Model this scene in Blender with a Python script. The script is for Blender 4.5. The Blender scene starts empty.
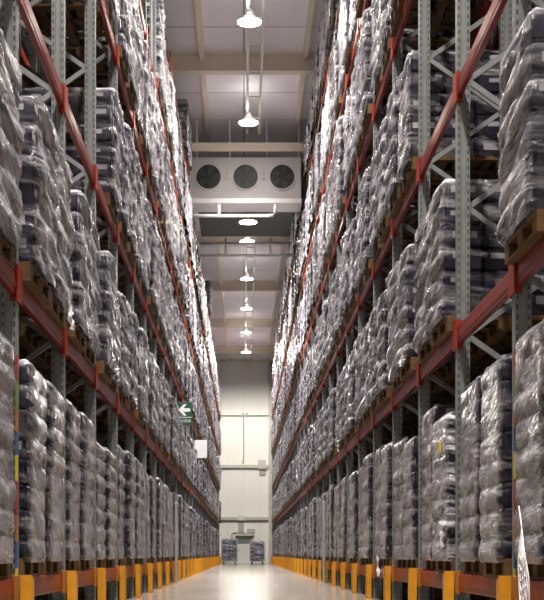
import bpy, math, random
from mathutils import Vector, Matrix, noise

random.seed(7)
SC = bpy.context.scene
COL = SC.collection
PI = math.pi

# ------------------------------------------------------------------ measures (metres)
CAM_H = 0.69
F_PX = 1220.0
D_LEFT, D_RIGHT = 1.731, 2.0          # camera to the rack faces
BAY = 2.45
Y0_LEFT, Y0_RIGHT = 9.33, 9.05
K_FIRST, K_LAST = -1, 31
LEVELS = [0.34, 2.66, 4.98, 7.40, 9.80, 12.15]
BEAM_H = 0.165
FRAME_D = 1.05
WALL_Y = 87.5
CEIL = 14.6
LOAD_H = [1.60, 1.40, 1.44, 1.62, 1.60, 1.45]

# ------------------------------------------------------------------ helpers
class MB:
    """collects geometry for one mesh"""
    def __init__(self):
        self.v, self.f, self.m, self.s = [], [], [], []
    def face(self, pts, mat=0, smooth=False):
        b = len(self.v)
        self.v += [tuple(p) for p in pts]
        self.f.append(tuple(range(b, b + len(pts)))); self.m.append(mat); self.s.append(smooth)
    def add(self, verts, faces, mat=0, smooth=False):
        b = len(self.v)
        self.v += [tuple(p) for p in verts]
        for f in faces:
            self.f.append(tuple(b + i for i in f)); self.m.append(mat); self.s.append(smooth)
    def box(self, x0, x1, y0, y1, z0, z1, mat=0, ch=0.0):
        if x1 < x0: x0, x1 = x1, x0
        if ch <= 0:
            vs = [(x0,y0,z0),(x1,y0,z0),(x1,y1,z0),(x0,y1,z0),(x0,y0,z1),(x1,y0,z1),(x1,y1,z1),(x0,y1,z1)]
            self.add(vs, [(0,3,2,1),(4,5,6,7),(0,1,5,4),(1,2,6,5),(2,3,7,6),(3,0,4,7)], mat)
            return
        c = min(ch, (x1-x0)*.45, (y1-y0)*.45, (z1-z0)*.45)
        rings = []
        def ring(i, z):
            a0,a1,b0,b1 = x0+i, x1-i, y0+i, y1-i
            return [(a0+c,b0,z),(a1-c,b0,z),(a1,b0+c,z),(a1,b1-c,z),(a1-c,b1,z),(a0+c,b1,z),(a0,b1-c,z),(a0,b0+c,z)]
        rs = [ring(c*.6,z0), ring(0,z0+c), ring(0,z1-c), ring(c*.6,z1)]
        vs = [p for r in rs for p in r]
        fs = []
        for k in range(3):
            for i in range(8):
                j = (i+1) % 8
                fs.append((k*8+i, k*8+j, (k+1)*8+j, (k+1)*8+i))
        fs.append(tuple(range(7,-1,-1))); fs.append(tuple(range(24,32)))
        self.add(vs, fs, mat)
    def bar(self, a, b, w, t, up=(0,0,1), mat=0):
        a, b = Vector(a), Vector(b); d = (b-a).normalized(); u = Vector(up)
        if abs(d.dot(u)) > .98: u = Vector((1,0,0))
        s = d.cross(u).normalized(); u2 = s.cross(d).normalized()
        vs = []
        for p in (a, b):
            for i, j in ((-1,-1),(1,-1),(1,1),(-1,1)):
                vs.append(p + s*(i*w/2) + u2*(j*t/2))
        self.add(vs, [(0,1,2,3),(7,6,5,4),(0,4,5,1),(1,5,6,2),(2,6,7,3),(3,7,4,0)], mat)
    def tube(self, pts, r, n=10, mat=0):
        pts = [Vector(p) for p in pts]; vs = []
        for i, p in enumerate(pts):
            d = (pts[min(i+1,len(pts)-1)] - pts[max(i-1,0)]).normalized()
            u = Vector((0,0,1)) if abs(d.z) < .9 else Vector((1,0,0))
            s = d.cross(u).normalized(); u2 = s.cross(d)
            for k in range(n):
                a = 2*PI*k/n
                vs.append(p + s*(r*math.cos(a)) + u2*(r*math.sin(a)))
        fs = []
        for i in range(len(pts)-1):
            for k in range(n):
                j = (k+1) % n
                fs.append((i*n+k, (i+1)*n+k, (i+1)*n+j, i*n+j))
        fs.append(tuple(range(n))); fs.append(tuple(range(len(pts)*n-1, (len(pts)-1)*n-1, -1)))
        self.add(vs, fs, mat, True)
    def lathe(self, prof, n=24, axis='z', at=(0,0,0), mat=0):
        vs = []
        for r, h in prof:
            for k in range(n):
                a = 2*PI*k/n
                p = (r*math.cos(a), r*math.sin(a), h)
                if axis == 'y': p = (p[0], h, p[1])
                vs.append((p[0]+at[0], p[1]+at[1], p[2]+at[2]))
        fs = []
        for i in range(len(prof)-1):
            for k in range(n):
                j = (k+1) % n
                q = (i*n+k, i*n+j, (i+1)*n+j, (i+1)*n+k)
                fs.append(q if axis == 'z' else q[::-1])
        self.add(vs, fs, mat, False)
    def mesh(self, name, mats, merge=False):
        me = bpy.data.meshes.new(name)
        me.from_pydata(self.v, [], self.f)
        for m in mats: me.materials.append(m)
        me.polygons.foreach_set('material_index', self.m)
        me.polygons.foreach_set('use_smooth', self.s)
        me.update()
        return me

def link(name, me, parent=None, loc=(0,0,0), rz=0.0):
    o = bpy.data.objects.new(name, me); COL.objects.link(o)
    o.location = loc; o.rotation_euler = (0,0,rz)
    if parent: o.parent = parent
    return o
def build(name, mb, mats, parent=None, loc=(0,0,0), rz=0.0):
    if not isinstance(mats, (list, tuple)): mats = [mats]
    return link(name, mb.mesh(name, mats), parent, loc, rz)
def tag(o, label=None, cat=None, group=None, kind=None):
    if label: o['label'] = label
    if cat: o['category'] = cat
    if group: o['group'] = group
    if kind: o['kind'] = kind
    return o
def empty(name, loc=(0,0,0), rz=0.0, parent=None):
    o = bpy.data.objects.new(name, None); COL.objects.link(o)
    o.location = loc; o.rotation_euler = (0,0,rz); o.empty_display_size = .2
    if parent: o.parent = parent
    return o
ONES = 'zero first second third fourth fifth sixth seventh eighth ninth tenth eleventh twelfth thirteenth fourteenth fifteenth sixteenth seventeenth eighteenth nineteenth'.split()
def nth(n):
    if n < 20: return ONES[n]
    t = {2:('twentieth','twenty'),3:('thirtieth','thirty'),4:('fortieth','forty'),5:('fiftieth','fifty'),6:('sixtieth','sixty'),7:('seventieth','seventy')}[n//10]
    return t[0] if n % 10 == 0 else t[1] + '-' + ONES[n % 10]

# ------------------------------------------------------------------ materials
def mat_new(name):
    m = bpy.data.materials.new(name); m.use_nodes = True
    nt = m.node_tree
    return m, nt, nt.nodes['Principled BSDF']
def N(nt, t, **kw):
    n = nt.nodes.new(t)
    for k, v in kw.items(): setattr(n, k, v)
    return n
def simple(name, col, rough=.5, metal=0.0, noise_amt=.12, scale=6.0, spec=.5, bump=0.0, coat=0.0):
    m, nt, p = mat_new(name)
    g = N(nt, 'ShaderNodeNewGeometry')
    nz = N(nt, 'ShaderNodeTexNoise'); nz.inputs['Scale'].default_value = scale; nz.inputs['Detail'].default_value = 3
    nt.links.new(g.outputs['Position'], nz.inputs['Vector'])
    r = N(nt, 'ShaderNodeValToRGB')
    a, b = 1-noise_amt, 1+noise_amt
    r.color_ramp.elements[0].position = .3; r.color_ramp.elements[1].position = .7
    r.color_ramp.elements[0].color = (col[0]*a, col[1]*a, col[2]*a, 1)
    r.color_ramp.elements[1].color = (min(1,col[0]*b), min(1,col[1]*b), min(1,col[2]*b), 1)
    nt.links.new(nz.outputs['Fac'], r.inputs['Fac'])
    nt.links.new(r.outputs['Color'], p.inputs['Base Color'])
    p.inputs['Roughness'].default_value = rough; p.inputs['Metallic'].default_value = metal
    p.inputs['Specular IOR Level'].default_value = spec
    if coat: p.inputs['Coat Weight'].default_value = coat
    if bump:
        bp = N(nt, 'ShaderNodeBump'); bp.inputs['Strength'].default_value = bump; bp.inputs['Distance'].default_value = .01
        nt.links.new(nz.outputs['Fac'], bp.inputs['Height']); nt.links.new(bp.outputs['Normal'], p.inputs['Normal'])
    return m
def emit(name, col, strength):
    m, nt, p = mat_new(name)
    p.inputs['Base Color'].default_value = (*col, 1)
    p.inputs['Emission Color'].default_value = (*col, 1); p.inputs['Emission Strength'].default_value = strength
    return m

LAMP_STRENGTH = 90.0
SPOT_W, FILL_W = 6400.0, 20.0
M = {}
M['beam'] = simple('red_beam_paint', (.175,.019,.011), .30, 0, .15, 5, .16)
M['connector'] = simple('orange_red_connector', (.23,.022,.009), .4, 0, .12, 8, .25)
M['brace'] = simple('galvanised_brace', (.24,.25,.255), .42, .5, .15, 7)
M['yellow'] = simple('yellow_guard_paint', (.56,.235,.008), .45, 0, .14, 9)
M['orange'] = simple('orange_connector_paint', (.30,.10,.010), .5, 0, .14, 9)
M['bolt'] = simple('steel_bolt', (.35,.35,.35), .35, .8)
M['wood'] = simple('pallet_wood', (.10,.053,.018), .75, 0, .35, 11, .3)
M['navy'] = simple('navy_pack', (.026,.023,.043), .35, 0, .4, 5)
M['label'] = simple('white_pack_label', (.45,.44,.46), .5, 0, .05)
M['blue_pack'] = simple('blue_pack', (.06,.07,.17), .35, 0, .4, 3)
M['white_metal'] = simple('white_metal', (.62,.60,.60), .45, 0, .05)
M['lamp_metal'] = simple('lamp_housing_metal', (.45,.44,.42), .4, .3, .05)
M['pipe'] = simple('white_pipe', (.66,.65,.64), .4, 0, .05)
M['dark'] = simple('dark_fan_grille', (.006,.008,.008), .5, 0, .3, 12)
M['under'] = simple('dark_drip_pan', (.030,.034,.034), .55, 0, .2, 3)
M['unit'] = simple('cooler_casing', (.42,.40,.41), .45, 0, .06, 2)
M['steel_beam'] = simple('ceiling_beam_paint', (.72,.65,.54), .55, 0, .06, 1)
M['tray'] = simple('cable_tray_metal', (.60,.57,.50), .5, .1, .05)
M['sign_green'] = simple('sign_green', (.010,.075,.040), .4, 0, .05)
M['sign_white'] = simple('sign_white', (.80,.80,.80), .5, 0, .02)
M['wall_trim'] = simple('wall_trim', (.50,.48,.44), .5, 0, .05, 2)
M['dark_line'] = simple('dark_pipe', (.16,.14,.12), .5, 0, .1)
M['grey_box'] = simple('grey_box', (.38,.37,.35), .5, 0, .05)
M['door'] = simple('door_panel', (.70,.69,.66), .45, 0, .03)
M['glass_dark'] = simple('dark_glass', (.16,.17,.17), .2, 0, .1)
M['pole'] = simple('galvanised_pole', (.36,.37,.36), .4, .4, .12, 9)
for nm, c in (('red',(.25,.03,.02)),('yellow',(.45,.36,.03)),('orange',(.32,.12,.03)),('blue',(.04,.08,.18)),('green',(.13,.18,.04))):
    M['tag_'+nm] = simple('location_label_'+nm, c, .5, 0, .05)
M['lens'] = emit('lamp_lens', (1.0,.93,.80), LAMP_STRENGTH)

def post_material():
    """galvanised upright with two columns of punched slots"""
    m, nt, p = mat_new('galvanised_upright')
    tc = N(nt, 'ShaderNodeTexCoord'); sp = N(nt, 'ShaderNodeSeparateXYZ')
    nt.links.new(tc.outputs['Object'], sp.inputs[0])
    def math_(op, a, b=None):
        n = N(nt, 'ShaderNodeMath', operation=op)
        for i, x in enumerate((a, b)):
            if x is None: continue
            if isinstance(x, (int, float)): n.inputs[i].default_value = x
            else: nt.links.new(x, n.inputs[i])
        return n.outputs[0]
    dx = math_('SUBTRACT', math_('ABSOLUTE', math_('SUBTRACT', sp.outputs['X'], .06)), .044)
    dx = math_('LESS_THAN', math_('ABSOLUTE', dx), .0065)
    fz = math_('FRACT', math_('DIVIDE', sp.outputs['Z'], .075))
    hz = math_('LESS_THAN', math_('ABSOLUTE', math_('SUBTRACT', fz, .5)), .27)
    hole = math_('MULTIPLY', dx, hz)
    nz = N(nt, 'ShaderNodeTexNoise'); nz.inputs['Scale'].default_value = 9
    nt.links.new(tc.outputs['Object'], nz.inputs['Vector'])
    r = N(nt, 'ShaderNodeValToRGB')
    r.color_ramp.elements[0].color = (.15,.16,.162,1); r.color_ramp.elements[1].color = (.24,.25,.25,1)
    nt.links.new(nz.outputs['Fac'], r.inputs['Fac'])
    mx = N(nt, 'ShaderNodeMix', data_type='RGBA')
    nt.links.new(hole, mx.inputs['Factor']); nt.links.new(r.outputs['Color'], mx.inputs['A'])
    mx.inputs['B'].default_value = (.03,.03,.03,1)
    nt.links.new(mx.outputs['Result'], p.inputs['Base Color'])
    p.inputs['Metallic'].default_value = .35; p.inputs['Roughness'].default_value = .42
    return m
M['post'] = post_material()

def film_material(name, diag, clear):
    """stretch film: milky and creased, folds run diagonally down the wrap (diag) or follow the layers"""
    m, nt, p = mat_new(name)
    g = N(nt, 'ShaderNodeNewGeometry')
    def dot(vec):
        n = N(nt, 'ShaderNodeVectorMath', operation='DOT_PRODUCT')
        nt.links.new(g.outputs['Position'], n.inputs[0]); n.inputs[1].default_value = vec
        return n.outputs['Value']
    if diag: across, along, third = (.16,.20,1.0), (.5,1.0,-.2), (.8,.0,.0)
    else:    across, along, third = (.1,.15,1.0), (.5,.9,-.12), (.8,.0,.0)
    sc = (11.0, 1.7, 1.5) if diag else (9.0, 2.6, 2.2)
    def comb(s):
        c = N(nt, 'ShaderNodeCombineXYZ')
        for i, v in enumerate((across, along, third)):
            mm = N(nt, 'ShaderNodeMath', operation='MULTIPLY'); mm.inputs[1].default_value = sc[i]*s
            nt.links.new(dot(v), mm.inputs[0]); nt.links.new(mm.outputs[0], c.inputs[i])
        return c.outputs[0]
    n1 = N(nt, 'ShaderNodeTexNoise'); n1.inputs['Scale'].default_value = 1; n1.inputs['Detail'].default_value = 5
    n1.inputs['Roughness'].default_value = .62; n1.inputs['Distortion'].default_value = .7
    nt.links.new(comb(1.0), n1.inputs['Vector'])
    n2 = N(nt, 'ShaderNodeTexNoise'); n2.inputs['Scale'].default_value = 1; n2.inputs['Detail'].default_value = 4
    n2.inputs['Distortion'].default_value = .4
    nt.links.new(comb(3.1), n2.inputs['Vector'])
    n3 = N(nt, 'ShaderNodeTexNoise'); n3.inputs['Scale'].default_value = 2.3 if clear else 4.2; n3.inputs['Detail'].default_value = 2
    nt.links.new(g.outputs['Position'], n3.inputs['Vector'])
    add = N(nt, 'ShaderNodeMath', operation='MULTIPLY_ADD'); add.inputs[1].default_value = .45
    nt.links.new(n2.outputs['Fac'], add.inputs[0]); nt.links.new(n1.outputs['Fac'], add.inputs[2])
    bp = N(nt, 'ShaderNodeBump'); bp.inputs['Strength'].default_value = 1.0; bp.inputs['Distance'].default_value = .075 if diag else .045
    nt.links.new(add.outputs[0], bp.inputs['Height'])
    nt.links.new(bp.outputs['Normal'], p.inputs['Normal'])
    r = N(nt, 'ShaderNodeValToRGB')
    e = r.color_ramp.elements
    e[0].position = .36; e[1].position = .66
    e[0].color = (.11,.10,.13,1) if diag else (.115,.105,.12,1)
    e[1].color = (.62,.595,.62,1) if diag else (.40,.375,.39,1)  # milky film tone, with fold highlights and dark streaks painted in
    nt.links.new(n1.outputs['Fac'], r.inputs['Fac'])
    mx = N(nt, 'ShaderNodeMix', data_type='RGBA', blend_type='MULTIPLY')
    r3 = N(nt, 'ShaderNodeValToRGB')
    r3.color_ramp.elements[0].position = .35 if clear else .44; r3.color_ramp.elements[0].color = (.66,.66,.72,1) if clear else (.30,.29,.37,1)  # dense film: sparkle speckle painted into the colour
    r3.color_ramp.elements[1].position = .65 if clear else .54; r3.color_ramp.elements[1].color = (1,1,1,1)
    nt.links.new(n3.outputs['Fac'], r3.inputs['Fac'])
    mx.inputs['Factor'].default_value = 1
    nt.links.new(r.outputs['Color'], mx.inputs['A']); nt.links.new(r3.outputs['Color'], mx.inputs['B'])
    nt.links.new(mx.outputs['Result'], p.inputs['Base Color'])
    p.inputs['Roughness'].default_value = .2
    p.inputs['Specular IOR Level'].default_value = .75
    if clear:
        # the thin film lets the packs show through where one looks straight at it
        lw = N(nt, 'ShaderNodeLayerWeight'); lw.inputs['Blend'].default_value = .55
        ma = N(nt, 'ShaderNodeMath', operation='MULTIPLY_ADD'); ma.inputs[1].default_value = 1.3
        nm = N(nt, 'ShaderNodeMath', operation='MULTIPLY_ADD'); nm.inputs[1].default_value = 1.8; nm.inputs[2].default_value = -.90
        nt.links.new(n1.outputs['Fac'], nm.inputs[0])
        nt.links.new(lw.outputs['Facing'], ma.inputs[0]); nt.links.new(nm.outputs[0], ma.inputs[2]); ma.use_clamp = True
        nt.links.new(ma.outputs[0], p.inputs['Alpha'])
    return m
M['film_diag'] = film_material('stretch_film_diagonal', True, True)
M['film_flat'] = film_material('stretch_film_layered', False, True)
M['film_patchy'] = film_material('stretch_film_patchy', True, True)
for n_ in M['film_patchy'].node_tree.nodes:
    if n_.type == 'MATH' and abs(n_.inputs[1].default_value-1.8) < 1e-4:
        n_.inputs[1].default_value = 6.0; n_.inputs[2].default_value = -2.75
M['film_diag_far'] = film_material('stretch_film_diagonal_dense', True, False)
M['film_flat_far'] = film_material('stretch_film_layered_dense', False, False)
M['film_navy'] = film_material('film_over_navy_packs', False, False)
for n_ in M['film_navy'].node_tree.nodes:
    if n_.type == 'VALTORGB' and n_.color_ramp.elements[0].color[0] < .3:
        n_.color_ramp.elements[0].color = (.018,.016,.03,1); n_.color_ramp.elements[1].color = (.26,.25,.28,1)  # light end paints white film glints over the navy
        n_.color_ramp.elements[0].position = .42; n_.color_ramp.elements[1].position = .72
M['loose_film'] = simple('loose_clear_film', (.72,.70,.72), .18, 0, .2, 20, .8, .6)

def floor_material():
    m, nt, p = mat_new('polished_concrete')
    g = N(nt, 'ShaderNodeNewGeometry')
    n1 = N(nt, 'ShaderNodeTexNoise'); n1.inputs['Scale'].default_value = .8; n1.inputs['Detail'].default_value = 6
    nt.links.new(g.outputs['Position'], n1.inputs['Vector'])
    r = N(nt, 'ShaderNodeValToRGB')
    r.color_ramp.elements[0].position = .3; r.color_ramp.elements[0].color = (.15,.13,.107,1)
    r.color_ramp.elements[1].position = .7; r.color_ramp.elements[1].color = (.25,.22,.187,1)
    nt.links.new(n1.outputs['Fac'], r.inputs['Fac'])
    # saw-cut joints
    br = N(nt, 'ShaderNodeTexBrick', offset=0.0); br.inputs['Scale'].default_value = 1
    br.inputs['Brick Width'].default_value = 6; br.inputs['Row Height'].default_value = 5.2
    br.inputs['Mortar Size'].default_value = .008
    br.inputs['Color1'].default_value = br.inputs['Color2'].default_value = (1,1,1,1); br.inputs['Mortar'].default_value = (.5,.47,.44,1)
    nt.links.new(g.outputs['Position'], br.inputs['Vector'])
    mx = N(nt, 'ShaderNodeMix', data_type='RGBA', blend_type='MULTIPLY'); mx.inputs['Factor'].default_value = 1
    nt.links.new(r.outputs['Color'], mx.inputs['A']); nt.links.new(br.outputs['Color'], mx.inputs['B'])
    nt.links.new(mx.outputs['Result'], p.inputs['Base Color'])
    n2 = N(nt, 'ShaderNodeTexNoise'); n2.inputs['Scale'].default_value = 2.4; n2.inputs['Detail'].default_value = 4
    nt.links.new(g.outputs['Position'], n2.inputs['Vector'])
    mr = N(nt, 'ShaderNodeMapRange'); mr.inputs['To Min'].default_value = .10; mr.inputs['To Max'].default_value = .26
    nt.links.new(n2.outputs['Fac'], mr.inputs['Value']); nt.links.new(mr.outputs[0], p.inputs['Roughness'])
    bp = N(nt, 'ShaderNodeBump'); bp.inputs['Strength'].default_value = .05; bp.inputs['Distance'].default_value = .004
    nt.links.new(n2.outputs['Fac'], bp.inputs['Height']); nt.links.new(bp.outputs['Normal'], p.inputs['Normal'])
    return m
M['floor'] = floor_material()

def panel_material(name, col, axis_u, axis_v, w, h, line, mortar=.012):
    """insulated panels with joints; axis_u/axis_v choose which world axes carry the joints"""
    m, nt, p = mat_new(name)
    g = N(nt, 'ShaderNodeNewGeometry'); sp = N(nt, 'ShaderNodeSeparateXYZ'); cb = N(nt, 'ShaderNodeCombineXYZ')
    nt.links.new(g.outputs['Position'], sp.inputs[0])
    nt.links.new(sp.outputs[axis_u], cb.inputs[0]); nt.links.new(sp.outputs[axis_v], cb.inputs[1])
    br = N(nt, 'ShaderNodeTexBrick', offset=0.0); br.inputs['Scale'].default_value = 1
    br.inputs['Brick Width'].default_value = w; br.inputs['Row Height'].default_value = h
    br.inputs['Mortar Size'].default_value = mortar; br.inputs['Mortar Smooth'].default_value = .2
    br.inputs['Color1'].default_value = (*col, 1); br.inputs['Color2'].default_value = tuple(c*.96 for c in col) + (1,)
    br.inputs['Mortar'].default_value = (*line, 1)
    nt.links.new(cb.outputs[0], br.inputs['Vector'])
    nt.links.new(br.outputs['Color'], p.inputs['Base Color']); p.inputs['Roughness'].default_value = .5
    return m
M['ceiling'] = panel_material('ceiling_panels', (.80,.77,.80), 'X', 'Y', 40.0, 2.3, (.22,.20,.20), .022)
M['back_wall'] = panel_material('cold_store_wall_panels', (.80,.78,.73), 'X', 'Z', 1.15, 60, (.60,.58,.54), .008)
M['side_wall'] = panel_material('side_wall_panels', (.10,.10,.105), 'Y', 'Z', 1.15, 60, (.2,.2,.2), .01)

# ------------------------------------------------------------------ the room
XL, XR, YB = -6.0, 6.4, -8.0
def slab(name, x0, x1, y0, y1, z0, z1, m):
    b = MB(); b.box(x0, x1, y0, y1, z0, z1)
    return tag(build(name, b, m), kind='structure')
slab('floor', XL, XR, YB, WALL_Y, -.2, 0, M['floor'])
slab('ceiling', XL, XR, YB, WALL_Y, CEIL, CEIL+.2, M['ceiling'])
slab('wall_back', XL, XR, WALL_Y, WALL_Y+.2, -.2, CEIL+.2, M['back_wall'])
slab('wall_left', XL-.2, XL, YB, WALL_Y, -.2, CEIL+.2, M['side_wall'])
slab('wall_right', XR, XR+.2, YB, WALL_Y, -.2, CEIL+.2, M['side_wall'])
slab('wall_front', XL, XR, YB-.2, YB, -.2, CEIL+.2, M['back_wall'])
# roof steelwork
nt_ = [0]
def trim(mb, mats, **kw):
    nt_[0] += 1
    return tag(build('trim_%d' % nt_[0], mb, mats), kind='structure')
for y in (-4.6, 5.0, 14.6, 24.4, 34.0, 43.4, 52.7, 62.3, 72.2, 81.4):
    b = MB()                                   # I-section portal beam
    b.box(XL, XR, y-.15, y+.15, CEIL-.50, CEIL-.47)
    b.box(XL, XR, y-.02, y+.02, CEIL-.47, CEIL-.03)
    b.box(XL, XR, y-.15, y+.15, CEIL-.03, CEIL)
    trim(b, M['steel_beam'])
for x in (-3.9, -1.17, 1.70, 4.5):
    b = MB(); b.box(x-.07, x+.07, YB, WALL_Y, CEIL-.16, CEIL)
    trim(b, M['steel_beam'])

# ------------------------------------------------------------------ ceiling cable tray
t = tag(empty('cable_tray', (.29, 0, CEIL-.62)), 'pale twin-rail cable tray hung along the ceiling above the lamps', 'cable tray')
for x in (-.19, .19):
    b = MB(); b.box(x-.035, x+.035, YB+.1, 38.6, 0, .10); b.box(x-.035, x+.035, 44, WALL_Y-.05, 0, .10)
    build('rail', b, M['tray'], t)
b = MB()
y = -6.4
while y < WALL_Y-1:
    if not 38 < y < 44.5: b.box(-.155, .155, y-.03, y+.03, .03, .06)
    y += 1.75
tag(build('rung', b, M['tray'], t), kind='stuff')

# ------------------------------------------------------------------ high-bay lamps
def lamp_meshes():
    h = MB(); h.lathe([(.0,.30),(.07,.30),(.09,.22),(.12,.20),(.18,.10),(.295,.03),(.31,0),(.29,0),(.29,.02),(.0,.02)], 28)
    l = MB(); l.lathe([(.0,.004),(.232,.004)], 28)
    # lens faces down
    l2 = MB(); n = 28
    ring = [(.285*math.cos(2*PI*k/n), .285*math.sin(2*PI*k/n), .006) for k in range(n)]
    l2.face(ring[::-1])
    return h.mesh('lamp_shade', [M['lamp_metal']]), l2.mesh('lens', [M['lens']])
LAMP_SHADE, LENS = lamp_meshes()
LAMPS = [(29.5+6.9*k, 13.55) for k in range(-5, 8)]
seq = 0
for i, (y, z) in enumerate(LAMPS):
    x = .13
    under = abs(y-43.3) < .5
    if under: y, z = 40.2, 11.62
    if y < 27: lab = 'round white high-bay lamp overhead, %s one short of the largest visible lamp' % nth(5-i)
    elif under: lab = 'round high-bay lamp hung below the cooling unit'
    else:
        seq = i-4
        lab = 'glowing round high-bay lamp under the ceiling tray, %s from the top of the photo' % nth(seq)
        if seq == 1: lab = 'largest glowing high-bay lamp, first before the thick ceiling beam'
        if seq == 8: lab = 'smallest glowing high-bay lamp, just before the back wall'
    e = tag(empty('high_bay_lamp', (x, y, z)), lab, 'lamp', 'high-bay lamps along the aisle')
    link('lamp_shade', LAMP_SHADE, e); link('lens', LENS, e)
    b = MB(); b.tube([(0,0,.29),(0,0,(11.88 if under else CEIL)-z)], .014, 8)
    build('suspension_rod', b, M['lamp_metal'], e)
    sl = bpy.data.lights.new('lamp_beam', 'SPOT'); sl.energy = SPOT_W*(1 if i < 12 else .95); sl.spot_size = math.radians(130 if i < 12 else 176); sl.spot_blend = 1.0 if i < 12 else .35
    sl.shadow_soft_size = .2; sl.color = (1.0, .94, .86)
    so = bpy.data.objects.new('lamp_beam', sl); COL.objects.link(so); so.parent = e; so.location = (0, 0, -.03)
    if FILL_W > 0 and not under:
        pl = bpy.data.lights.new('ceiling_fill', 'POINT'); pl.energy = FILL_W; pl.shadow_soft_size = .15; pl.color = (1.0, .94, .88)  # added point light above the shade, only brightens the ceiling
        po = bpy.data.objects.new('ceiling_fill', pl); COL.objects.link(po); po.parent = e; po.location = (0, 0, .42)

# ------------------------------------------------------------------ cooling unit with three fans
u = tag(empty('cooling_unit', (0, 39.0, 11.88)), 'white ceiling cooling unit with three round dark fans across the aisle', 'cooling unit')
b = MB()
b.box(-1.80, 1.84, 0, .9, .10, 1.50, 0, .03)
build('casing', b, M['unit'], u)
b = MB(); b.box(-1.82, 1.86, -.10, .95, 0, .16, 0, .03)
build('drip_tray', b, M['white_metal'], u)
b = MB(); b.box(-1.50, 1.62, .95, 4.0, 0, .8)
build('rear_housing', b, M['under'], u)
for x in (-1.135, .05, 1.22):
    b = MB(); b.lathe([(.43,0),(.43,-.05),(.39,-.05),(.39,.0)], 32, 'y', (x, 0, .86))
    fr = build('fan_ring', b, M['unit'], u)
    b = MB(); b.lathe([(.39,-.004),(.0,-.004)], 32, 'y', (x, 0, .86))
    for r in (.12,.2,.28,.35):
        b.lathe([(r,-.03),(r+.012,-.03),(r+.012,-.036),(r,-.036),(r,-.03)], 32, 'y', (x, 0, .86))
    for a in range(6):
        c, s = math.cos(a*PI/6), math.sin(a*PI/6)
        b.bar((x-c*.39, -.035, .86-s*.39), (x+c*.39, -.035, .86+s*.39), .008, .008, (0,1,0))
    build('fan_grille', b, M['dark'], fr)
    b = MB()
    for a in range(5):
        t0 = a*2*PI/5
        pts = [(x+math.cos(t0+d)*r, -.012+o, .86+math.sin(t0+d)*r) for r, d, o in ((.08,-.3,.0),(.34,-.25,.0),(.36,.35,-.012),(.08,.4,-.012))]
        b.face(pts)
    build('fan_blade', b, M['under'], fr)
for x in (-.55, .63):
    b = MB(); b.box(x-.05, x+.05, -.05, 0, .78, .95); b.tube([(x,-.03,.95),(x,-.03,1.10)], .015, 8)
    build('junction_box', b, M['grey_box'], u)
b = MB()
b.tube([(-1.62,-.0,-.38),(-.66,0,-.38),(.80,0,-.38),(.92,0,-.36),(1.0,0,-.28),(1.0,0,.02)], .055, 12)
b.tube([(-.80,0,-.38),(-.80,0,.02)], .06, 12)
build('drain_pipe', b, M['pipe'], u)
for x in (-1.5, -.45, .72, 1.75):
    b = MB(); b.bar((x,.05,1.45),(x,.05,CEIL-11.88), .035, .035)
    build('hanger', b, M['steel_beam'], u)
b = MB(); b.box(-1.72, 1.93, 38.75, 38.85, 13.50, 13.72); b.box(-1.72, 1.93, 38.7, 38.9, 13.70, 13.74)
trim(b, M['steel_beam'])
# pipe run behind the unit
p = tag(empty('coolant_pipe', (0, 43.7, 11.9)), 'white coolant pipe run crossing the aisle behind the cooling unit', 'pipe')
b = MB(); b.tube([(-1.6,0,-.1),(1.7,0,-.1)], .06, 10); build('upper_pipe', b, M['pipe'], p)
b = MB(); b.tube([(-1.6,0,-.52),(1.7,0,-.52)], .05, 10); build('lower_pipe', b, M['pipe'], p)
for x in (-.65, .95):
    b = MB(); b.tube([(x,0,-.52),(x,0,.1)], .05, 10); build('riser', b, M['pipe'], p)

# ------------------------------------------------------------------ racks
def post_mesh(h, name):
    b = MB()
    prof = [(0,0),(.032,0),(.038,.014),(.082,.014),(.088,0),(.12,0),(.12,.10),(.085,.10),(.085,.09),(.035,.09),(.035,.10),(0,.10)]
    n = len(prof)
    vs = [(x, y-.05, 0) for x, y in prof] + [(x, y-.05, h) for x, y in prof]
    b.add(vs, [(i, (i+1) % n, n+(i+1) % n, n+i) for i in range(n)])
    b.add([(-.01,-.07,0),(.13,-.07,0),(.13,.07,0),(-.01,.07,0),(-.01,-.07,.012),(.13,-.07,.012),(.13,.07,.012),(-.01,.07,.012)],
          [(0,3,2,1),(4,5,6,7),(0,1,5,4),(1,2,6,5),(2,3,7,6),(3,0,4,7)])
    vt = [(x, y-.05, h) for x, y in prof]
    b.face(vt)
    return b.mesh(name, [M['post']])
def brace_list(h):
    """zigzag bracing, nodes 1.2 m apart on the aisle post"""
    out = []; z = .35; k = 0
    out.append(((.06,0,z),(FRAME_D-.06,0,z)))
    while z+.6 < h-.1:
        a = (.10, 0, z) if k % 2 == 0 else (FRAME_D-.10, 0, z)
        c = (FRAME_D-.10, 0, z+.6) if k % 2 == 0 else (.10, 0, z+.6)
        out.append((a, c)); z += .6; k += 1
    out.append(((.06,0,z+.02),(FRAME_D-.06,0,z+.02)))
    return out
def brace_bar(b, a, c, off=0.0):
    a, c = Vector(a), Vector(c)
    d = (c-a).normalized(); s = Vector((0,1,0)); u = d.cross(s).normalized()
    w, t = .05, .03
    prof = [(-w/2,-t/2),(w/2,-t/2),(w/2,t/2),(w/2-.006,t/2),(w/2-.006,-t/2+.006),(-w/2+.006,-t/2+.006),(-w/2+.006,t/2),(-w/2,t/2)]
    vs = [p0 + u*i + s*(j+off) for p0 in (a, c) for i, j in prof]; n = 8
    b.add(vs, [(i, n+i, n+(i+1) % n, (i+1) % n) for i in range(n)] + [tuple(range(n)), tuple(range(2*n-1, n-1, -1))])

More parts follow.
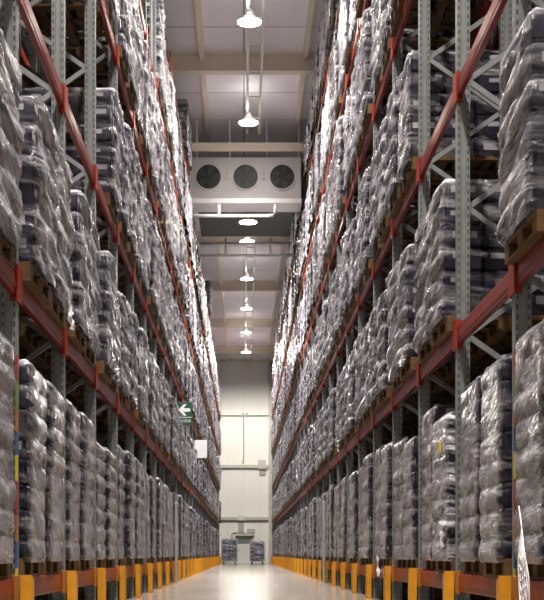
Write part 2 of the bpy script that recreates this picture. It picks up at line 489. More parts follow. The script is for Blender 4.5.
def beam_mesh(L):
    b = MB(); b.box(.0, .05, .055, L-.055, 0, BEAM_H, 0, .008)
    b.box(-.004, 0, .06, L-.06, .045, .105, 0)            # pressed rib on the face
    return b.mesh('beam', [M['beam']])
def connector_mesh(sgn):
    b = MB(); b.box(-.018, -.006, 0, sgn*.10, -.05, BEAM_H+.06, 0, 0) if sgn > 0 else b.box(-.018, -.006, -.10, 0, -.05, BEAM_H+.06)
    if sgn > 0: b.box(-.018, .05, .05, .062, -.05, BEAM_H+.06)
    else: b.box(-.018, .05, -.062, -.05, -.05, BEAM_H+.06)
    return b.mesh('end_connector', [M['connector']])
def yellow_connector_mesh(sgn):
    b = MB()
    b.box(-.022, .055, *( (.0, .16) if sgn > 0 else (-.16, .0) ), -.02, BEAM_H+.02)
    return b.mesh('end_connector', [M['orange']])
BEAM = beam_mesh(BAY); CON_A = connector_mesh(1); CON_B = connector_mesh(-1)
YCON_A = yellow_connector_mesh(1); YCON_B = yellow_connector_mesh(-1)

def make_rack(x_face, mirror, y0, ks, levels, h, label, detail_frames, detail_beams, rear_bays, strip=False):
    """x_face: lateral position of the aisle face. Local +x of the parts leads away from the aisle."""
    rack = tag(empty('pallet_rack', (x_face, y0, 0)), label, 'pallet rack')
    sx = -1.0 if mirror else 1.0
    R = Matrix.Scale(-1, 4, (1,0,0)) if mirror else Matrix.Identity(4)
    def child(name, me, parent, loc):
        o = link(name, me, parent, (loc[0]*sx, loc[1], loc[2]))
        if mirror: o.scale = (-1,1,1)
        return o
    pm = post_mesh(h, 'post')
    bl = brace_list(h)
    bmeshes = []
    for i, (a, c) in enumerate(bl):
        b = MB(); brace_bar(b, a, c, .012 if i % 2 else -.012)
        bmeshes.append(b.mesh('brace', [M['brace']]))
    rest = MB()
    for n, k in enumerate(ks):
        f = empty('upright_frame', (0, k*BAY, 0), 0, rack)
        child('post', pm, f, (0,0,0)); child('post', pm, f, (FRAME_D-.12, 0, 0))
        if n < detail_frames:
            for bm in bmeshes: child('brace', bm, f, (0,0,0))
            if strip and n == 1:
                cols = ['red','green','orange','blue','yellow','red','orange','blue','yellow']
                hts = [.20,.22,.16,.18,.20,.26,.2,.2,.2]
                z = 2.20; sb = MB()
                names = sorted(set(cols)); mi = {c: q for q, c in enumerate(names)}
                for cidx, hh in zip(cols, hts):
                    sb.box(-.012, .010, -.056, -.050, z-hh+.006, z, mi[cidx]); z -= hh
                s = MB(); o = build('location_label_strip', sb, [M['tag_'+c] for c in names], f, (0,0,0))
                if mirror: o.scale = (-1,1,1)
        else:
            for i, (a, c) in enumerate(bl):
                brace_bar(rest, (a[0]*sx, k*BAY, a[2]), (c[0]*sx, k*BAY, c[2]), .012 if i % 2 else -.012)
    if rest.v: tag(build('brace', rest, M['brace'], rack), kind='stuff')
    far = MB(); cnt = 0
    bays = list(ks)[:-1]
    for n, k in enumerate(bays):
        for li, lz in enumerate(levels):
            if cnt < detail_beams:
                o = child('beam', BEAM, rack, (0, k*BAY, lz)); cnt += 1
                if n < 13:
                    if li == 0:
                        link('end_connector', YCON_A, o); link('end_connector', YCON_B, o, (0, BAY, 0))
                    else:
                        link('end_connector', CON_A, o); link('end_connector', CON_B, o, (0, BAY, 0))
            else:
                x0, x1 = sorted((0, .05*sx))
                far.box(x0, x1, k*BAY+.055, (k+1)*BAY-.055, lz, lz+BEAM_H, 0)
                p0, p1 = sorted((-.018*sx, -.004*sx))
                far.box(p0, p1, k*BAY, k*BAY+.10, lz-.05, lz+BEAM_H+.06, 1 if li else 2)
                far.box(p0, p1, (k+1)*BAY-.10, (k+1)*BAY, lz-.05, lz+BEAM_H+.06, 1 if li else 2)
            if n < rear_bays or True:
                x0, x1 = sorted(((FRAME_D-.05)*sx, FRAME_D*sx))
                far.box(x0, x1, k*BAY+.055, (k+1)*BAY-.055, lz, lz+BEAM_H, 0)
    if far.v: tag(build('beam', far, [M['beam'], M['connector'], M['orange']], rack), kind='stuff')
    return rack
KS = range(K_FIRST, K_LAST+1)
make_rack(-D_LEFT, True, Y0_LEFT, KS, LEVELS, 12.6, 'tall pallet rack with red beams along the left of the aisle', 4, 100, 10, True)
make_rack(D_RIGHT, False, Y0_RIGHT, KS, LEVELS, 13.4, 'tall pallet rack with red beams along the right of the aisle', 4, 100, 10, True)
X_BR = D_RIGHT + FRAME_D*2 + .28
X_BL = D_LEFT + FRAME_D*2 + .28
make_rack(-X_BL, False, Y0_LEFT, range(-1, 12), LEVELS[:5], 12.6, 'dark pallet rack standing back to back behind the left rack', 0, 0, 12)
make_rack(X_BR, True, Y0_RIGHT, range(-1, 12), LEVELS[:5], 12.6, 'dark pallet rack standing back to back behind the right rack', 0, 0, 12)

# ------------------------------------------------------------------ yellow post guards
def guard_meshes():
    b = MB()
    b.box(-.055, .034, -.06, -.048, 0, .53, 0)
    b.add([(-.055,-.06,0),(-.043,-.06,0),(-.043,.04,0),(-.055,.04,0),(-.055,-.06,.53),(-.043,-.06,.53),(-.043,.04,.49),(-.055,.04,.49)],
          [(0,3,2,1),(4,5,6,7),(0,1,5,4),(1,2,6,5),(2,3,7,6),(3,0,4,7)])
    b.box(.022, .034, -.06, .03, 0, .42)
    pl = MB(); pl.box(-.075, .040, -.085, .06, 0, .012)
    bo = MB()
    bo.lathe([(0,.03),(.012,.03),(.012,.012)], 6)
    return b.mesh('guard_plate', [M['yellow']]), pl.mesh('base_plate', [M['yellow']]), bo.mesh('bolt', [M['bolt']])
G1, G2, G3 = guard_meshes()
for side, xf, y0 in ((-1, -D_LEFT, Y0_LEFT), (1, D_RIGHT, Y0_RIGHT)):
    for n, k in enumerate(KS):
        if k < 0: continue
        which = 'left' if side < 0 else 'right'
        lab = 'yellow steel guard at the foot of the %s rack, %s upright from the camera' % (which, nth(n))
        e = tag(empty('post_guard', (xf-side*.065, y0+k*BAY, 0)), lab, 'post guard', 'yellow guards along the %s rack' % which)
        for nm, me in (('guard_plate', G1), ('base_plate', G2)):
            o = link(nm, me, e)
            if side < 0: o.scale = (-1,1,1)
        if k < 8:
            for bx in (-.04, .01):
                link('bolt', G3, e, (bx, -.073, 0))

# ------------------------------------------------------------------ wrapped pallet loads
def pallet_mesh():
    b = MB()
    for i in range(7):                                     # deck boards run along the aisle
        x = -.6+i*.183; b.box(x, x+.10, -.5, .5, .128, .15)
    for y in (-.5, -.05, .4): b.box(-.6, .6, y, y+.10, .106, .128)
    for x in (-.6, -.07, .46):
        for y in (-.5, -.07, .36): b.box(x, x+.14, y, y+.14, .022, .106)
    for x in (-.6, -.05, .5): b.box(x, x+.10, -.5, .5, 0, .022)
    return b.mesh('pallet', [M['wood']])
PALLET = pallet_mesh()

def round_rect(n_side, hx, hy, r):
    """points round a rounded rectangle, with outward normals; starts on the -y side"""
    pts = []
    sides = [((-hx+r,-hy),(hx-r,-hy),(0,-1),(hx-r,-hy+r)), ((hx,-hy+r),(hx,hy-r),(1,0),(hx-r,hy-r)),
             ((hx-r,hy),(-hx+r,hy),(0,1),(-hx+r,hy-r)), ((-hx,hy-r),(-hx,-hy+r),(-1,0),(-hx+r,-hy+r))]
    ang = [-PI/2, 0, PI/2, PI]
    for (a, c, nrm, cen), a0 in zip(sides, ang):
        for i in range(n_side+1):
            t = i/n_side
            pts.append(((a[0]+(c[0]-a[0])*t, a[1]+(c[1]-a[1])*t), nrm))
        for q in (1, 2):
            th = a0 + (PI/2)*q/3
            pts.append(((cen[0]+r*math.cos(th), cen[1]+r*math.sin(th)), (math.cos(th), math.sin(th))))
    return pts
def wrap_mesh(name, H, nl, seed, diag, n_side, n_per, mat, far=False):
    """film skin over nl layers of packs"""
    rnd = random.Random(seed)
    hx, hy = .6, .465
    base = round_rect(n_side, hx, hy, .05)
    rows = nl*n_per
    lay_off = [(rnd.uniform(-.014,.014), rnd.uniform(-.012,.012), rnd.uniform(.88,1.12)) for _ in range(nl+1)]
    lean = (rnd.uniform(-.03,.03), rnd.uniform(-.025,.025))
    vs, n = [], len(base)
    so = Vector((seed*3.7, seed*1.9, seed*5.3))
    for j in range(rows+1):
        t = j/rows; z = t*H
        l = min(nl-1, int(t*nl-1e-6)); ph = t*nl-l
        bulge = (abs(math.sin(PI*ph))**.5)*(.014 if not diag else .018)*lay_off[l][2]
        blend = min(1, ph*2, (1-ph)*2)
        top = max(0.0, (t-.965)/.035)
        for (px, py), (nx, ny) in base:
            P = Vector((px, py, z))
            if diag:
                q = Vector(((px*.2+py*.24+z)*6.5, (py-z*.2)*1.1, px*1.1)) + so
                amp = .030
            else:
                q = Vector((px*2.6, py*2.6, z*4.5)) + so
                amp = .012
            d = bulge + amp*(noise.noise(q)) + amp*.45*noise.noise(q*2.6)
            if diag: d += .020*(1-abs(noise.noise(q*1.3+Vector((9,2,4)))*2))
            d -= .05*top
            vs.append((px+nx*d+lay_off[l][0]*blend+lean[0]*t, py+ny*d+lay_off[l][1]*blend+lean[1]*t, z+.012*noise.noise(q*.7)*t))
    fs = []
    for j in range(rows):
        for i in range(n):
            k = (i+1) % n
            fs.append((j*n+i, j*n+k, (j+1)*n+k, (j+1)*n+i))
    # top cap: two shrunken rings
    last = rows*n
    for s, dz in ((.72,.028),(.3,.02)):
        b0 = len(vs)
        for i in range(n):
            x, y, z = vs[rows*n+i]
            vs.append((x*s, y*s, H+dz+.03*noise.noise(Vector((x*4*s, y*4*s, seed)))))
        for i in range(n):
            k = (i+1) % n
            fs.append((last+i, last+k, b0+k, b0+i))
        last = b0
    fs.append(tuple(range(last, last+n)))
    b = MB(); b.add(vs, fs, 0, True)
    if far:
        for q, f in enumerate(b.f):
            if len(f) != 4: continue
            p0, p1, p2 = (Vector(b.v[f[i]]) for i in (0, 1, 2))
            nr = (p1-p0).cross(p2-p0)
            if nr.length > 0 and abs(nr.normalized().y) > .6: b.m[q] = 1
    return b.mesh(name, [mat, M['film_navy']] if far else [mat])
def layer_mesh(h, seed):
    """one layer of packs: 3 x 4 bundles with a white label on each outer end"""
    rnd = random.Random(seed); b = MB()
    nx, ny = 3, 4
    for i in range(nx):
        for j in range(ny):
            if 0 < i < nx-1 and 0 < j < ny-1: continue
            x0, x1 = -.575+i*1.15/nx+.006, -.575+(i+1)*1.15/nx-.006
            y0, y1 = -.445+j*.89/ny+.005, -.445+(j+1)*.89/ny-.005
            o = rnd.uniform(-.008,.006)
            b.box(x0+o, x1+o, y0+o, y1+o, .004, h-.006, 0, .022)
            if j == 0:
                c = (x0+x1)/2 + rnd.uniform(-.05,.05); w = rnd.uniform(.06,.13); zz = h*rnd.uniform(.35,.55)
                b.box(c-w, c+w, y0+o-.003, y0+o+.004, zz, zz+h*rnd.uniform(.18,.36), 1)
            if i in (0, nx-1):
                c = (y0+y1)/2; w = .06; zz = h*.45
                xx = x0+o if i == 0 else x1+o
                b.box(xx-.003, xx+.003, c-w, c+w, zz, zz+h*.25, 1)
    return b.mesh('pack_layer', [M['navy'], M['label']])
def stack_mesh(H, nl, seed):
    rnd = random.Random(seed); b = MB(); h = H/nl
    for l in range(nl):
        o = rnd.uniform(-.01,.01); w = rnd.uniform(-.01,.01)
        for i in range(3):
            x0 = -.565+i*1.13/3
            b.box(x0+.006+o, x0+1.13/3-.006+o, -.438+w, .438+w, l*h+.004, (l+1)*h-.006, 0, .02)
            if rnd.random() < .8:
                c = x0+.19+rnd.uniform(-.05,.05); ww = rnd.uniform(.06,.12); zz = (l+.4)*h
                b.box(c-ww, c+ww, -.442+w, -.433+w, zz, zz+h*.3, 1)
    return b.mesh('pack_stack', [M['navy'], M['label']])

PROTO = {}
def proto(lv, var, tier):
    """tier 0 near (fine film, packs by the layer), 1 middle, 2 far"""
    key = (lv, var, tier)
    if key in PROTO: return PROTO[key]
    diag = lv > 0
    H = LOAD_H[lv]*(.97, 1.0, 1.04, .90)[var]
    nl = {0:8, 1:6, 2:6, 3:7, 4:7, 5:6}[lv]
    if var == 3: nl -= 1
    seed = 11+lv*17+var*5
    if tier == 0:   w = wrap_mesh('stretch_wrap', H, nl, seed, diag, 14, 6, M['film_diag' if diag else 'film_flat'])
    elif tier == 1: w = wrap_mesh('stretch_wrap', H, nl, seed, diag, 9, 4, M['film_diag' if diag else 'film_flat'])
    else:           w = wrap_mesh('stretch_wrap', H, nl, seed, diag, 5, 3, M['film_diag_far' if diag else 'film_flat_far'], True)
    h = (H-.03)/nl
    inner = [layer_mesh(h, seed+l) for l in range(nl)] if tier == 0 else stack_mesh(H-.03, nl, seed)
    PROTO[key] = (H, nl, h, w, inner)
    return PROTO[key]

def in_frame(x, y, z0, z1, pad=50):
    if y < 7.8: return False
    ok = False
    for yy in (y-.5, y+.5):
        for xx in (x-.6, x+.6):
            px = 244+F_PX*xx/yy
            for zz in (z0, z1):
                py = 554-F_PX*(zz-CAM_H)/yy
                if -pad < px < 544+pad and -pad < py < 600+pad: ok = True
    return ok

LOADS = []          # (y, side, row, level, bay, slot, x, z)
rl = random.Random(21)
for side in (-1, 1):
    y0 = Y0_LEFT if side < 0 else Y0_RIGHT
    d = D_LEFT if side < 0 else D_RIGHT
    for lv, lz in enumerate(LEVELS):
        for k in range(K_FIRST, K_LAST):
            for s in (0, 1):
                y = y0+k*BAY+(.655, 1.795)[s]+rl.uniform(-.03,.03)
                over = (.04 if lv == 0 else .10)+rl.uniform(-.04,.035)
                x = side*(d-over+.6+.02)
                z = lz+BEAM_H
                skip = False
                if side < 0:
                    if lv == 2 and y < 15.2: skip = True
                    if lv == 3 and y < 15.0: skip = True
                    if lv == 4 and y < 24.2: skip = True
                    if lv == 5 and not (34.5 < y < 37.0 or 58 < y < 61): skip = True
                else:
                    if lv == 1 and 9.0 < y < 11.8: skip = True
                    if lv == 2 and y < 13.9: skip = True
                    if lv == 3 and y < 13.0: skip = True
                if lv in (3, 4, 5) and y > 34 and rl.random() < .04: skip = True
                if lv == 5 and side > 0 and 38.2 < y < 40.8: skip = True
                if skip or not in_frame(x, y, z, z+.15+LOAD_H[lv]): continue
                if side > 0 and k == -1 and s == 1: y += .17 if lv else .10
                LOADS.append((y, side, 0, lv, k, s, x, z))
# the back-to-back rows, only where the empty slots let one see them
for side, lv, ka, kb in ((1,1,0,2),(1,2,0,4)):
    y0 = Y0_LEFT if side < 0 else Y0_RIGHT
    xb = X_BL if side < 0 else X_BR
    for k in range(ka, kb+1):
        for s in (0, 1):
            y = y0+k*BAY+(.655, 1.795)[s]
            x = side*(xb-FRAME_D/2-.02); z = LEVELS[lv]+BEAM_H
            if in_frame(x, y, z, z+1.4, 0): LOADS.append((y, side, 1, lv, k, s, x, z))
LOADS.sort()
IND, REST = LOADS[:300], LOADS[300:]

# ------------------------------------------------------------------ loose tails of film
def tail_mesh(L, w, seed, swing=(.0,.0)):
    rnd = random.Random(seed); n, m_ = 12, 7; vs, fs = [], []
    for i in range(n+1):
        t = i/n
        for j in range(m_):
            q = (j/(m_-1)-.5)
            ww = w*(1-.55*t)*(1+.3*noise.noise(Vector((t*4, seed, 0))))
            o = .05*noise.noise(Vector((q*4, t*5, seed)))+.03*math.sin(q*9+seed+t*4)
            vs.append((o+swing[0]*t*t, q*ww+swing[1]*t+.04*noise.noise(Vector((t*3, 3, seed))), -L*t+.03*noise.noise(Vector((q*5, t*2, seed+4)))))
    for i in range(n):
        for j in range(m_-1):
            fs.append((i*m_+j, i*m_+j+1, (i+1)*m_+j+1, (i+1)*m_+j))
    b = MB(); b.add(vs, fs, 0, True)
    return b.mesh('loose_film', [M['loose_film']])
TAILS = [tail_mesh(.42, .26, 1), tail_mesh(.30, .40, 2, (.02,.10)), tail_mesh(.55, .20, 3, (.0,-.06)), tail_mesh(.22, .5, 4)]
TIER = ['bottom', 'second', 'third', 'fourth', 'fifth', 'top']
counter = {}
near_count = 0
LOOSE = []
for (y, side, row, lv, k, s, x, z) in IND:
    key = (side, row, lv)
    counter[key] = counter.get(key, 0)+1
    n = counter[key]
    which = 'left' if side < 0 else 'right'
    if row == 0:
        lab = 'film-wrapped pallet of navy packs on the %s tier of the %s rack, %s from camera' % (TIER[lv], which, nth(n))
        grp = 'wrapped pallets on the %s tier of the %s rack' % (TIER[lv], which)
    else:
        lab = 'shadowed pallet of navy packs behind the %s rack, %s tier, %s from camera' % (which, TIER[lv], nth(n))
        grp = 'wrapped pallets behind the %s rack, %s tier' % (which, TIER[lv])
    if (side, row, lv, n) == (1, 0, 1, 1): lab = 'tall film-wrapped pallet of navy packs jutting over the right rack\'s lowest high beam, closest one'
    if (side, row, lv, n) == (-1, 0, 2, 1): lab = 'pallet of navy packs with white labels, first on the left rack\'s third tier'
    torn = (side, row, lv, n) == (1, 0, 0, 4)
    if torn: lab = 'pallet of navy packs in torn film with a yellow tag, right rack\'s bottom tier'
    var = rl.choice((0, 1, 2, 1, 0)) if rl.random() > .1 else 3
    if lv == 0 and n <= 3: var = (2, 1, 1)[n-1]
    if torn: var = 3
    if lv == 1 and n <= 5: var = (1, 0, 1, 0, 2)[n-1]
    if row == 1: var = (1, 2)[n % 2]
    tier = 0 if (y < 19.5 and row == 0) else (1 if y < 34 or row else 2)
    H, nl, h, w, inner = proto(lv, var, tier)
    e = tag(empty('wrapped_pallet', (x, y, z), rl.uniform(-.022,.022)), lab, 'wrapped pallet', grp)
    flip = rl.random() < .5
    link('pallet', PALLET, e).scale = (.93, .95, 1)
    dy = .90+rl.uniform(-.03,.03) if lv == 0 else .915+rl.uniform(-.03,.02)
    link('stretch_wrap', w, e, (0,0,.115)).scale = (1, dy, 1)
    if tier == 0:
        r2 = random.Random(k*31+s*7+lv)
        for l in range(nl):
            link('pack_layer', inner[(l+n) % nl], e, (r2.uniform(-.008,.008), r2.uniform(-.008,.008), .152+l*h)).scale = (1, dy, 1)
    elif tier == 1:
        link('pack_stack', inner, e, (0,0,.152)).scale = (1, dy, 1)
    if torn:
        for ch in e.children:
            if ch.name.startswith('stretch_wrap'):
                ch.data = ch.data.copy(); ch.data.materials[0] = M['film_patchy']
        b = MB(); b.box(-.68, -.655, -.37, -.31, 1.16, 1.27, 0, .008); build('tag', b, M['tag_yellow'], e)
        for yy, zz in ((-.30, .50),):
            link('loose_film', TAILS[0], e, (-.63, yy, zz)).scale = (.7,.8,.6)
    if side < 0 and lv == 5:
        for ch in e.children:
            if ch.name.startswith('stretch_wrap') and len(ch.data.materials) > 1:
                ch.data = ch.data.copy(); ch.data.materials[1] = M['film_diag_far']
    LOOSE.append((e, side, row, lv, n, y))

# the rest of the loads, too far down the aisle to tell apart
if REST:
    fb = MB()
    pv = {}
    for (y, side, row, lv, k, s, x, z) in REST:
        var = rl.choice((0, 1, 2))
        kk = (lv, var)
        if kk not in pv:
            H, nl, h, w, inner = proto(lv, var, 2)
            pv[kk] = ([v.co.copy() for v in w.vertices], [(tuple(p.vertices), p.material_index) for p in w.polygons])
        V, Fc = pv[kk]
        dy = .88 if lv == 0 else .91
        a = rl.uniform(-.03,.03); c, sn = math.cos(a), math.sin(a)
        fb.add([(x+v.x*c-v.y*dy*sn, y+v.x*sn+v.y*dy*c, z+.115+v.z) for v in V], [], 0, True)
        b0 = len(fb.v)-len(V)
        for f, mi in Fc:
            fb.f.append(tuple(b0+i for i in f)); fb.m.append(3 if mi else (0 if lv else 1)); fb.s.append(True)
        for bx in (-.6, -.07, .46):
            fb.box(x+bx, x+bx+.14, y-.5, y+.5, z, z+.10, 2)
        fb.box(x-.6, x+.6, y-.5, y+.5, z+.11, z+.15, 2)
    tag(build('wrapped_pallets', fb, [M['film_diag_far'], M['film_flat_far'], M['wood'], M['film_navy']]),
        'many film-wrapped pallets filling both racks far down the aisle', 'wrapped pallets', kind='stuff')

# ------------------------------------------------------------------ loose film on some loads
rt = random.Random(5)
for (e, side, row, lv, n, y) in LOOSE:
    if row: continue
    p = .10 if lv else .05
    if (side, lv) == (-1, 1) and n in (3, 6, 9): p = 1
    if rt.random() < p and 11 < y < 45:
        me = TAILS[rt.randrange(4)]
        o = link('loose_film', me, e, (-side*(.63), rt.uniform(-.35,.35), rt.choice((.20,.16,.9))))
        o.scale = (.7,.8,.55)
# twisted strand of netting on the closest right bottom pallet
for (e, side, row, lv, n, y) in LOOSE:
    if (side, row, lv, n) == (1, 0, 0, 1):
        b = MB()
        for q in range(9):
            o = (q-4)*.022; w_ = .03*math.sin(q*2.1)
            b.tube([(a_, b_-.36, c_) for a_, b_, c_ in [(-.66,.40,.52),(-.675,.24,.36+o*.1),(-.69,.18+o*.9,.22+o*.2),(-.70,.10+o*2.0+w_,.06+o*.3),(-.70,.05+o*1.6,-.10+w_),(-.69,.0+o*.8,-.22)]], .0045, 5)
        for q in range(5):
            zz = .14-q*.07
            b.tube([(a_, b_-.36, c_) for a_, b_, c_ in [(-.698,.02-q*.01,zz+.05),(-.705,.12,zz),(-.70,.22-q*.01,zz+.04)]], .003, 5)
        build('film_netting', b, M['loose_film'], e)

# ------------------------------------------------------------------ grey poles in the rack line
for side, xx in ((-1, -D_LEFT+.02), (1, D_RIGHT-.02)):
    which = 'left' if side < 0 else 'right'
    b = MB(); b.box(-.03, .03, -.03, .03, 0, 1.9, 0, .01)
    yy = 28.5 if side < 0 else 28.3
    e = tag(empty('guard_pole', (xx-side*.13, yy, 0)), 'thin grey pole standing against the bottom tier of the %s rack' % which, 'pole')
    build('shaft', b, M['pole'], e)
    b = MB(); b.box(-.07, .07, -.07, .07, 0, .015); build('base_plate', b, M['pole'], e)

# ------------------------------------------------------------------ hanging signs on the left rack
def text_obj(body, size, mat, parent, loc):
    cu = bpy.data.curves.new('lettering', 'FONT'); cu.body = body; cu.size = size; cu.extrude = .002
    cu.align_x = 'CENTER'; cu.align_y = 'CENTER'
    cu.materials.append(mat)
    tmp = bpy.data.objects.new('lettering_curve', cu); COL.objects.link(tmp)
    me = bpy.data.meshes.new_from_object(tmp.evaluated_get(bpy.context.evaluated_depsgraph_get()))
    COL.objects.unlink(tmp); bpy.data.objects.remove(tmp)
    o = bpy.data.objects.new('lettering', me); COL.objects.link(o)
    o.parent = parent; o.location = loc; o.rotation_euler = (PI/2, 0, 0)
    return o
sy = 31.6
e = tag(empty('exit_sign', (-1.545, sy, 4.35)), 'green exit sign with a white arrow pointing left, hung on the left rack', 'sign')
b = MB(); b.box(-.20, .20, 0, .02, -.30, .27, 0, .004); build('sign_board', b, M['sign_green'], e)
b = MB()
def arrow_pts(): return [(-.15,.07),(-.02,.215),(.06,.215),(-.025,.115),(.15,.115),(.15,.025),(-.025,.025),(.06,-.075),(-.02,-.075)]
pts = arrow_pts(); n = len(pts)
b.face([(x, -.006, z) for x, z in pts]); b.add([(x, -.006, z) for x, z in pts]+[(x, 0, z) for x, z in pts], [(i, n+i, n+(i+1) % n, (i+1) % n) for i in range(n)])
build('arrow', b, M['sign_white'], e)
b = MB(); b.box(-.19, .19, -.004, 0, -.128, -.112); build('divider', b, M['sign_white'], e)
text_obj('SALIDA', .105, M['sign_white'], e, (0, -.004, -.215))
b = MB(); b.box(-.36, -.16, .02, .03, .15, .18); build('bracket', b, M['grey_box'], e)
e = tag(empty('notice_board', (-1.50, 42.3, 4.33)), 'blank white notice board hung on the left rack, beyond the exit sign', 'notice board')
b = MB(); b.box(-.215, .215, 0, .02, -.31, .31, 0, .004); build('sign_board', b, M['label'], e)
b = MB(); b.box(-.38, -.17, .02, .03, .2, .23); build('bracket', b, M['grey_box'], e)

# ------------------------------------------------------------------ the end wall
def wx(px): return (px-244)/F_PX*WALL_Y
def wz(py): return CAM_H+(554-py)/F_PX*WALL_Y
WY = WALL_Y
b = MB(); b.box(-3.5, 3.5, WY-.10, WY, wz(416)-.03, wz(416)+.05); trim(b, M['dark_line'])
b = MB(); b.box(-3.5, 3.5, WY-.22, WY, wz(468), wz(465)); b.box(-3.5, 3.5, WY-.06, WY, wz(470), wz(468)); trim(b, M['wall_trim'])
b = MB(); b.box(-3.5, 3.5, WY-.20, WY, wz(520), wz(517)); trim(b, M['wall_trim'])
b = MB(); b.box(wx(268.5), wx(272), WY-.3, WY, 0, CEIL); trim(b, M['wall_trim'])
b = MB(); b.box(-3.5, 3.5, WY-.06, WY, wz(362), wz(358)); trim(b, M['steel_beam'])
c = tag(empty('conduit', (wx(243.7), WY-.09, wz(463))), 'thin grey conduit running up the end wall between two boxes', 'conduit')
b = MB(); b.tube([(0,0,0),(0,0,wz(415)-wz(463))], .028, 8); build('pipe', b, M['dark_line'], c)
b = MB(); b.box(-.12,.02,-.08,.04,-.1,.22); build('box', b, M['grey_box'], c)
b = MB(); b.box(-.12,.03,-.10,.04,wz(417)-wz(463),wz(413)-wz(463)); b.box(.15,.30,-.10,.04,wz(417)-wz(463),wz(413)-wz(463)); build('box', b, M['grey_box'], c)
c = tag(empty('air_curtain_box', (wx(262.5), WY, wz(471))), 'grey box fixed under the ledge of the end wall', 'wall box')
b = MB(); b.box(-.32, .25, -.30, 0, .1, .78, 0, .02); build('case', b, M['wall_trim'], c)
b = MB(); b.box(-.22, .22, -.16, 0, -.28, .10); build('lower_case', b, M['grey_box'], c)
c = tag(empty('duct', (wx(241), WY-.01, wz(533))), 'grey vertical duct above the end wall door', 'duct')
b = MB(); b.box(-.2, .2, -.12, 0, 0, wz(521)-wz(533)); build('shaft', b, M['grey_box'], c)
b = MB(); b.box(-.22, .22, -.25, 0, wz(521)-wz(533), wz(515.5)-wz(533), 0, .02); build('cap', b, M['white_metal'], c)
c = tag(empty('wall_pipe', (wx(232), WY-.07, wz(533))), 'grey bent pipe on the end wall beside the door top', 'pipe')
b = MB(); b.tube([(0,0,-.32),(0,0,-.1),(.06,0,.0),(.2,0,.05),(.95,0,.05)], .04, 10); build('pipe', b, M['grey_box'], c)
b = MB(); b.box(-.09,.09,-.05,.05,-.42,-.30); build('box', b, M['grey_box'], c)
c = tag(empty('door_sign', (wx(251), WY-.03, wz(531))), 'grey sign box lettered above the end wall door', 'sign')
b = MB(); b.box(-.30, .30, -.08, .03, -.15, .15, 0, .01); build('sign_board', b, M['grey_box'], c)
b = MB(); b.box(-.26, .26, -.085, -.08, -.10, .10); build('sign_face', b, M['label'], c)

d = empty('door_1', (wx(244.6), WY, 0)); tag(d, 'white end wall door with a dark window strip on top', 'door', kind='structure')
b = MB(); b.box(-.62, -.52, -.10, 0, 0, 1.95); b.box(.50, .60, -.10, 0, 0, 1.95); b.box(-.62, .60, -.10, 0, 1.85, 1.98); build('frame', b, M['wall_trim'], d)
b = MB(); b.box(-.68, .66, -.24, 0, 1.98, 2.12, 0, .02); build('canopy', b, M['wall_trim'], d)
b = MB(); b.box(-.52, .50, -.05, 0, .04, 1.42); b.box(-.52, .50, -.065, -.05, .95, 1.0); b.box(-.52, .50, -.07, 0, 0, .06); build('door_leaf', b, M['door'], d)
b = MB(); b.box(-.52, .50, -.045, 0, 1.42, 1.85)
build('window_strip', b, M['glass_dark'], d)
b = MB(); b.box(-.45, -.38, -.10, -.05, .92, 1.06); build('handle', b, M['bolt'], d)

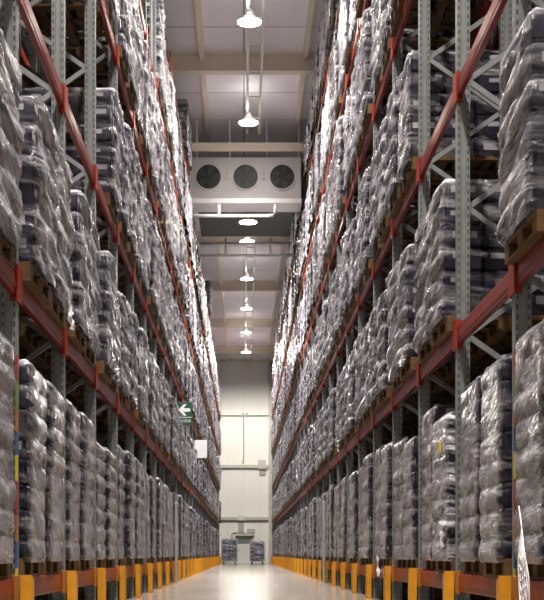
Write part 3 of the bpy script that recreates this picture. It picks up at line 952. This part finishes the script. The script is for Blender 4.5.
# two wrapped loads standing by the door
def trolley(x, y, w, H, lab, seed):
    e = tag(empty('wrapped_trolley', (x, y, 0)), lab, 'wrapped trolley', 'wrapped trolleys by the end door')
    b = MB(); b.box(-w/2, w/2, -.4, .4, .14, .20, 0, .01); build('deck', b, M['grey_box'], e)
    for sx in (-1, 1):
        for sy_ in (-1, 1):
            c_ = MB(); c_.lathe([(0,-.025),(.06,-.025),(.07,-.01),(.07,.01),(.06,.025),(0,.025)], 14, 'y', (sx*(w/2-.12), sy_*.3, .07))
            c_.box(sx*(w/2-.12)-.03, sx*(w/2-.12)+.03, sy_*.3-.035, sy_*.3+.035, .09, .14)
            build('wheel', c_, M['dark'], e)
    s = MB(); nl = 5; h = (H-.25)/nl
    for l in range(nl):
        for i in range(3):
            s.box(-w/2+.03+i*(w-.06)/3, -w/2+.03+(i+1)*(w-.06)/3-.01, -.36, .36, .205+l*h, .205+(l+1)*h-.01, 0, .02)
    build('pack_stack', s, M['blue_pack'], e)
    wm = wrap_mesh('stretch_wrap', H-.2, nl, seed, True, 8, 4, M['film_patchy'])
    o = link('stretch_wrap', wm, e, (0,0,.2)); o.scale = (w/1.24, .40/.5, 1)
    for sx in (-1, 1):
        b = MB(); b.box(sx*(w/2+.035)-.02, sx*(w/2+.035)+.02, -.43, -.39, .14, H+.03); build('corner_post', b, M['grey_box'], e)
trolley(-1.02, 85.6, 1.05, 1.72, 'navy packs wrapped in film on a trolley left of the end door', 3)
trolley(.93, 85.6, .98, 1.55, 'navy packs wrapped in film on a trolley right of the end door', 8)

# ------------------------------------------------------------------ world, camera, colour
w = bpy.data.worlds.new('World'); SC.world = w; w.use_nodes = True
w.node_tree.nodes['Background'].inputs['Color'].default_value = (.5,.5,.55,1)
w.node_tree.nodes['Background'].inputs['Strength'].default_value = 0.05
cam = bpy.data.cameras.new('camera'); co = bpy.data.objects.new('camera', cam); COL.objects.link(co)
cam.sensor_fit = 'HORIZONTAL'; cam.sensor_width = 36; cam.lens = 36*F_PX/544
cam.shift_x = (272-244)/544; cam.shift_y = (554-300)/544
cam.clip_start = .1; cam.clip_end = 300
co.location = (0, 0, CAM_H); co.rotation_euler = (PI/2, 0, 0)
SC.camera = co
vs_ = SC.view_settings
vs_.view_transform = 'Standard'; vs_.look = 'None'; vs_.gamma = 1; vs_.use_curve_mapping = False
vs_.exposure = 0.55
SC.cycles.max_bounces = 10; SC.cycles.diffuse_bounces = 6; SC.cycles.glossy_bounces = 4
SC.cycles.transparent_max_bounces = 12; SC.cycles.sample_clamp_indirect = 6
SC.cycles.use_denoising = True
